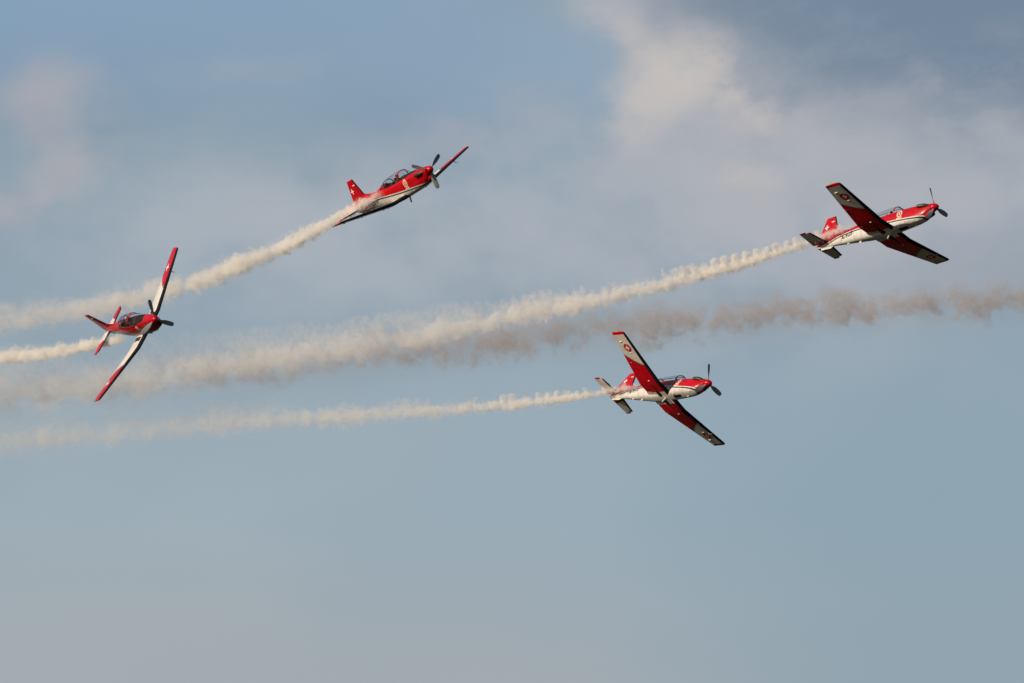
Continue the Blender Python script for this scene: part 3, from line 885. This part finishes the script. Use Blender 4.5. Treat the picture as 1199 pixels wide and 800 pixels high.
# ------------------------------------------------------------------ smoke trails: real volumes following each flight path
def smoke(name, mat_world, poly_y, poly_z, length, r0, kr, dens0, colour, label, seed, spike=0.25, spike_len=0.75, fade=(0.0, 2.0), ragged=1.0, s0=0.0, grain=1.05, halo=0.08, under=0.0, gain=1.0):
    """local x runs back along the trail; the axis bends as poly_y / poly_z (x, x^2, x^3); radius r0 + kr * x"""
    cy = lambda x: sum(c * x ** (i + 1) for i, c in enumerate(poly_y))
    cz = lambda x: sum(c * x ** (i + 1) for i, c in enumerate(poly_z))
    bm = bmesh.new()
    rings = []
    n = max(16, int(length / 1.5))
    for i in range(n + 1):
        x = s0 + (length - s0) * i / n
        r = (r0 + kr * (x - s0)) * 1.45
        rings.append([Vector((x, cy(x) + r * cos(2 * pi * j / 12), cz(x) + r * sin(2 * pi * j / 12))) for j in range(12)])
    loft(bm, rings)
    m = bpy.data.materials.new(name); m.use_nodes = True
    N = NT(m.node_tree); N.n.clear()
    o_ = N.new('ShaderNodeOutputMaterial'); v = N.new('ShaderNodeVolumePrincipled')
    v.inputs['Color'].default_value = (*colour, 1)
    v.inputs['Anisotropy'].default_value = 0.0
    X, Y, Z = N.sep(N.new('ShaderNodeTexCoord').outputs['Object'])
    def poly(c):
        r = None
        for q in reversed(c): r = N.mul(X, q if r is None else N.add(q, r))
        return r
    xs = N.sub(X, s0)
    rr = N.add(r0, N.mul(xs, kr))
    py = N.div(N.sub(Y, poly(poly_y)), rr); pz = N.div(N.sub(Z, poly(poly_z)), rr)
    L = N.mul(N.m('LOGARITHM', N.div(rr, r0), math.e), 1.0 / kr)
    vec = N.comb(N.add(L, seed), N.add(py, seed * 0.37), pz)
    n1 = N.noise(vec, grain, 6.0, 0.66, 0.9).outputs['Fac']
    n2 = N.noise(N.comb(N.mul(L, 0.28), N.mul(py, 0.5), N.add(N.mul(pz, 0.5), seed)), 1.0, 1.0, 0.5).outputs['Fac']
    rho = N.m('SQRT', N.add(N.mul(py, py), N.mul(pz, pz)))
    # regular puffs thrown up by the propeller wash
    ph = N.m('POWER', N.m('MAXIMUM', N.m('SINE', N.add(N.mul(xs, 2 * pi / spike_len), N.mul(n1, 1.6))), 0.0), 1.5)
    up = N.sm(pz, -0.2, 0.7)
    puff = N.mul(N.mul(ph, up), N.mul(N.sm(n2, 0.35, 0.65, 0.25, 1.35), spike))
    e = N.sub(0.62, rho)
    e = N.add(e, N.mul(N.sub(n1, 0.5), 1.9 * ragged))
    e = N.add(e, N.mul(N.sub(n2, 0.5), 0.45 * ragged))
    e = N.add(e, puff)
    e = N.add(N.sm(e, 0.0, 0.5), N.mul(N.sm(rho, 1.25, 0.2), N.mul(N.sm(n1, 0.3, 0.7), halo)))
    n3 = N.noise(vec, grain * 2.3, 4.0, 0.6, 1.2).outputs['Fac']
    e = N.mul(e, N.sm(n3, 0.34, 0.66, 0.22, 1.75))
    if under: e = N.mul(e, N.sm(pz, 0.9, -0.5, 1.0 - under, 1.0))
    e = N.mul(e, N.sm(rho, 1.42, 1.15))
    d = N.mul(N.curve(xs, dens0), gain)
    f = N.sm(xs, fade[0], fade[1])
    N.l.new(N.mul(N.mul(e, d), f), v.inputs['Density'])
    N.l.new(v.outputs[0], o_.inputs['Volume'])
    m.cycles.volume_step_rate = 0.035
    ob = link(name, bm, m)
    ob.matrix_world = mat_world
    ob['label'] = label; ob['category'] = 'smoke trail'; ob['group'] = 'smoke trails behind the display aircraft'
    ob['kind'] = 'thing'
    return ob
def trail_frame(n, a, y, z):
    m = pose_matrix(n) @ Matrix.Translation(P(a, y, z))
    turn = Matrix(((-1, 0, 0, 0), (0, -1, 0, 0), (0, 0, 1, 0), (0, 0, 0, 1)))      # x backwards along the flight path
    return m @ turn
CREAM = (0.99, 0.963, 0.93)
smoke('smoke_trail', trail_frame('D', 5.6, -0.5, 0.36), (0,), (-0.092997, 0.0094771, -0.00021, 2.4186e-06, -1.0493e-08), 84, 0.30, 0.0305,
      [(0, 3.6), (3, 4.6), (6, 6.0), (12, 4.0), (20, 2.0), (30, 1.05), (45, 0.50), (60, 0.28), (84, 0.14)], CREAM,
      'long cream smoke trail behind the rightmost aircraft, spiky along its upper edge', 3.1, spike=0.78, spike_len=0.80)
smoke('smoke_trail', trail_frame('C', 5.8, -0.55, 0.02), (0, 0.00103), (-0.094211, 0.005795, -0.00012308, 7.3801e-07), 78, 0.27, 0.0250,
      [(0, 3.5), (3, 6.0), (6, 7.0), (12, 4.2), (20, 1.9), (30, 0.95), (45, 0.54), (60, 0.36), (78, 0.22)], CREAM,
      'lowest of the smoke trails, cream, fading leftwards behind the lowest aircraft', 11.7, spike=0.60, spike_len=0.85, gain=0.72)
smoke('smoke_trail', trail_frame('B', 4.9, -0.5, 0.20), (0,), (-0.015725, 0.00062978, 8.4258e-05, -9.4651e-07), 58, 0.36, 0.0290,
      [(0, 3.6), (3, 4.8), (7, 5.2), (12, 4.2), (18, 2.6), (25, 1.35), (36, 0.62), (46, 0.35), (58, 0.18)], CREAM,
      'thick cream smoke trail curving down to the left from the upper left aircraft', 23.9, spike=0.3, spike_len=0.9, ragged=1.15)
smoke('smoke_trail', trail_frame('A', 5.2, -0.65, -0.20), (0,), (-0.028213, 0.0027619), 38, 0.40, 0.0130,
      [(0, 4.0), (3, 5.5), (8, 5.5), (16, 4.2), (38, 2.2)], CREAM,
      'short cream smoke trail behind the nose-on aircraft, running out of the left edge', 37.3, spike=0.45, spike_len=0.8)
E_MAT = CAM @ Matrix(((-0.78397, -0.61835, -0.05507, 47.468), (-0.07007, 0.0, 0.99754, 3.603), (-0.61683, 0.7859, -0.04333, -600.0), (0, 0, 0, 1)))
smoke('smoke_trail', E_MAT, (0,), (0.0479143, -0.00071926, 2.66506e-06), 120, 1.75, 0.0085,
      [(0, 0.62), (30, 0.62), (60, 0.50), (80, 0.34), (100, 0.24), (120, 0.15)], (0.66, 0.575, 0.53),
      'ragged brownish smoke trail reaching the right edge, with no aircraft at its end', 51.0, spike=0.12, spike_len=2.2, ragged=1.65, grain=1.15, halo=0.30, under=0.5, gain=0.78)
